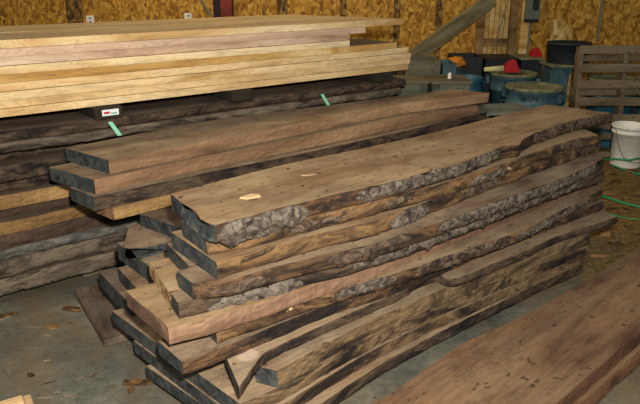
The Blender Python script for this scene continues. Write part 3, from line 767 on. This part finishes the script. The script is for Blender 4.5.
# red scoops
def scoop(label, px, Y, z, sc):
    p = zat(px, 60, Y); e = empty('feed_scoop', (p.x, Y, z), label, 'scoop')
    bm = bmesh.new()
    w0, w1 = .085*sc, .05*sc; prof = [(-w0, -.07*sc, 0), (w0, -.07*sc, 0), (w0, .07*sc, 0), (-w0, .07*sc, 0)]
    topq = [(-w1*1.1, -.05*sc, .10*sc), (w1*.55, -.05*sc, .13*sc), (w1*.55, .05*sc, .13*sc), (-w1*1.1, .05*sc, .10*sc)]
    v0 = [bm.verts.new(q) for q in prof]; v1 = [bm.verts.new(q) for q in topq]
    for k in range(4): bm.faces.new((v0[k], v0[(k+1) % 4], v1[(k+1) % 4], v1[k]))
    bm.faces.new(v0); bm.faces.new(v1); bmesh.ops.bevel(bm, geom=bm.edges[:], offset=.012*sc, segments=2, affect='EDGES')
    link('scoop_body', mesh(bm), [M['red']], e)
    return e
zl = .672
e = scoop('red plastic scoop with a pale yellow end on the lettered bin', 512, 6.68, zl+.001, 1.0)
bm = bmesh.new(); n = 12; r0 = []; r1 = []
for k in range(n):
    a = 2*math.pi*k/n; r0.append(bm.verts.new((-.08, .03*math.cos(a), .035+.033*math.sin(a)))); r1.append(bm.verts.new((-.28, .022*math.cos(a), .024+.022*math.sin(a))))
for k in range(n): bm.faces.new((r0[k], r0[(k+1) % n], r1[(k+1) % n], r1[k]))
bm.faces.new(r0); bm.faces.new(r1); link('nozzle', mesh(bm, 'nozzle', True), [M['paleyel']], e)['label'] = 'pale yellow tapered end'
scoop('red plastic scoop further back, near the wall', 535, 7.1, zat(519, 58, 6.95).z+.001, .75)
# grey sheet leaning low in front of the bins
sh = at(497, 108.5, .56); bm = bmesh.new(); bm_box(bm, -.25, .25, -.2, .2, 0, .018, .004)
tbx = empty('low_table', (sh.x+.04, sh.y+.02, 0), 'low grey flat-topped stand between the stacks and the bins', 'stand', .2)
link('table_top', mesh(bm), [M['greylid']], tbx, (0, 0, .542))
for sx in (-1, 1):
    for sy in (-1, 1): box('leg', sx*.21-.02, sx*.21+.02, sy*.16-.02, sy*.16+.02, 0, .543, M['oldwood'], tbx, .003)

# ------------------------------------------------------------ pallet standing on its edge
PYd = 5.8
pl = empty('pallet', (zat(578, 100, PYd).x, PYd, 0), 'grey wooden pallet standing upright behind the bucket', 'pallet')
zt = zat(580, 46, PYd).z; x0 = 0; W = 1.2
for i, (ya, yb) in enumerate(((46, 54.5), (64.5, 73), (81, 89.5), (98, 106.5), (115, 122), (133, 140), (152, 160))):
    za, zb_ = zat(580, ya, PYd).z, max(zat(580, yb, PYd).z, .005)
    box('deck_board', .0, W, -.02, 0, zb_, za, M['palletwood'], pl, .003)
for xx in (0.0, .41, .82, 1.16): box('stringer', xx, xx+.042, .0, .09, 0, zt-.01, M['palletwood'], pl, .003)
for i, (ya, yb) in enumerate(((54.5, 61), (88, 95), (122, 129), (150, 157))):
    za, zb_ = zat(580, ya, PYd+.1).z, max(zat(580, yb, PYd+.1).z, .005); box('deck_board', 0, W, .09, .108, zb_, za, M['palletwood'], pl, .003)

pl.rotation_euler = (math.radians(-6), 0, 0)
# ------------------------------------------------------------ leaning beam
q0 = zat(423, 56, 6.75); q1 = zat(488, 8, 7.42)
bm_ = bmesh.new(); d = (q1-q0); 
# carry on down to the floor behind the crates
foot = q0 - d*(q0.z/d.z); foot.z = 0
Lb = (q1-foot).length; bm_box(bm_, 0, Lb, -.04, .04, -.155, 0, .006)
o = link('leaning_beam', mesh(bm_), [M['beamwood']]); 
xa = (q1-foot).normalized(); za_ = Vector((-xa.z, 0, xa.x)); za_ = (za_ - xa*za_.dot(xa)).normalized(); ya_ = za_.cross(xa)
mt = Matrix((xa, ya_, za_)).transposed().to_4x4(); mt.translation = foot + Vector((0, 0, .16)); o.matrix_world = mt
tag(o, 'thick wooden beam leaning diagonally against the back wall', 'beam')

# ------------------------------------------------------------ things on the back wall
a, b = zat(524.5, 0, WY), zat(538.5, 0, WY); zbot = zat(530, 19, WY).z; zbb = zat(530, 22, WY).z
ep = empty('electrical_panel', ((a.x+b.x)/2, WY, zbot), 'grey electrical breaker panel high on the back wall', 'electrical panel'); hw = (b.x-a.x)/2
box('panel_box', -hw, hw, -.09, 0, 0, .55, M['panelgrey'], ep, .004)
box('breaker_strip', -hw*.1, hw*.75, -.096, -.09, .1, .5, M['black'], ep, .002)
box('lower_cover', -hw, hw, -.085, 0, zbb-zbot, 0, M['black'], ep, .003)
a = zat(529, 30, WY)
box('conduit_pipe', -.008, .012, -.03, -.008, -(zbot-.3), zbb-zbot, M['conduit'], ep, .002)
cx0, cx1, cx2 = zat(212, 0, WY-.2).x, zat(220, 0, WY-.2).x, zat(231.5, 0, WY-.2).x
rc = empty('steel_column', ((cx0+cx2)/2, WY-.1, 0), 'dark red painted steel column at the back wall', 'column'); mx_ = (cx0+cx2)/2
box('flange', cx1-mx_, cx2-mx_, -.1, .05, 0, 3.4, M['redsteel'], rc, .004)
box('web_plate', cx0-mx_, cx1-mx_, -.04, .0, 0, 3.4, M['darksteel'], rc, .003)['label'] = 'dark recessed steel plate'
h = [zat(x, y, WY-.05) for x, y in ((196, -14), (202, 0), (206, 8), (213, 17), (218, 30), (220, 60))]
tag(tube('conduit_pipe', h, .012, M['conduit']), 'bent grey conduit running down beside the red column', 'conduit')
for (x, y), lab in (((90.5, 20.5), 'white outlet cover on the back wall, left one'), ((188.5, 18), 'white outlet cover on the wall left of the red column')):
    p = zat(x, y-.5, WY); e = empty('outlet_cover', p, lab, 'outlet'); box('cover_plate', -.045, .045, -.012, 0, -.05, .05, M['white'], e, .003)
    for s in (-1, 1): box('socket', -.012, .012, -.014, -.012, s*.02-.009, s*.02+.009, M['conduit'], e, 0)
# OSB offcut leaning on the wall
bm = bmesh.new(); P_ = [zat(x, y, WY-.06) for x, y in ((550, 50), (552, 20), (563, 19), (572, 30), (580, 50))]
P_[0].z = .0; P_[4].z = 0.0
v0 = [bm.verts.new(p) for p in P_]; v1 = [bm.verts.new(p + Vector((0, .014, 0))) for p in P_]
for k in range(5): bm.faces.new((v0[k], v0[(k+1) % 5], v1[(k+1) % 5], v1[k]))
bm.faces.new(v0); bm.faces.new(v1); tag(link('board_offcut', mesh(bm), [M['osbl']]), 'pale angular chipboard offcut leaning behind the black tub', 'offcut')
h = [zat(511, -6, WY-.09), zat(503, 18, WY-.09), zat(494, 48, WY-.09), zat(489, 75, WY-.12)]
tag(tube('electric_cable', h, .006, M['conduit']), 'thin grey cable hanging slanted across the plank door', 'cable')
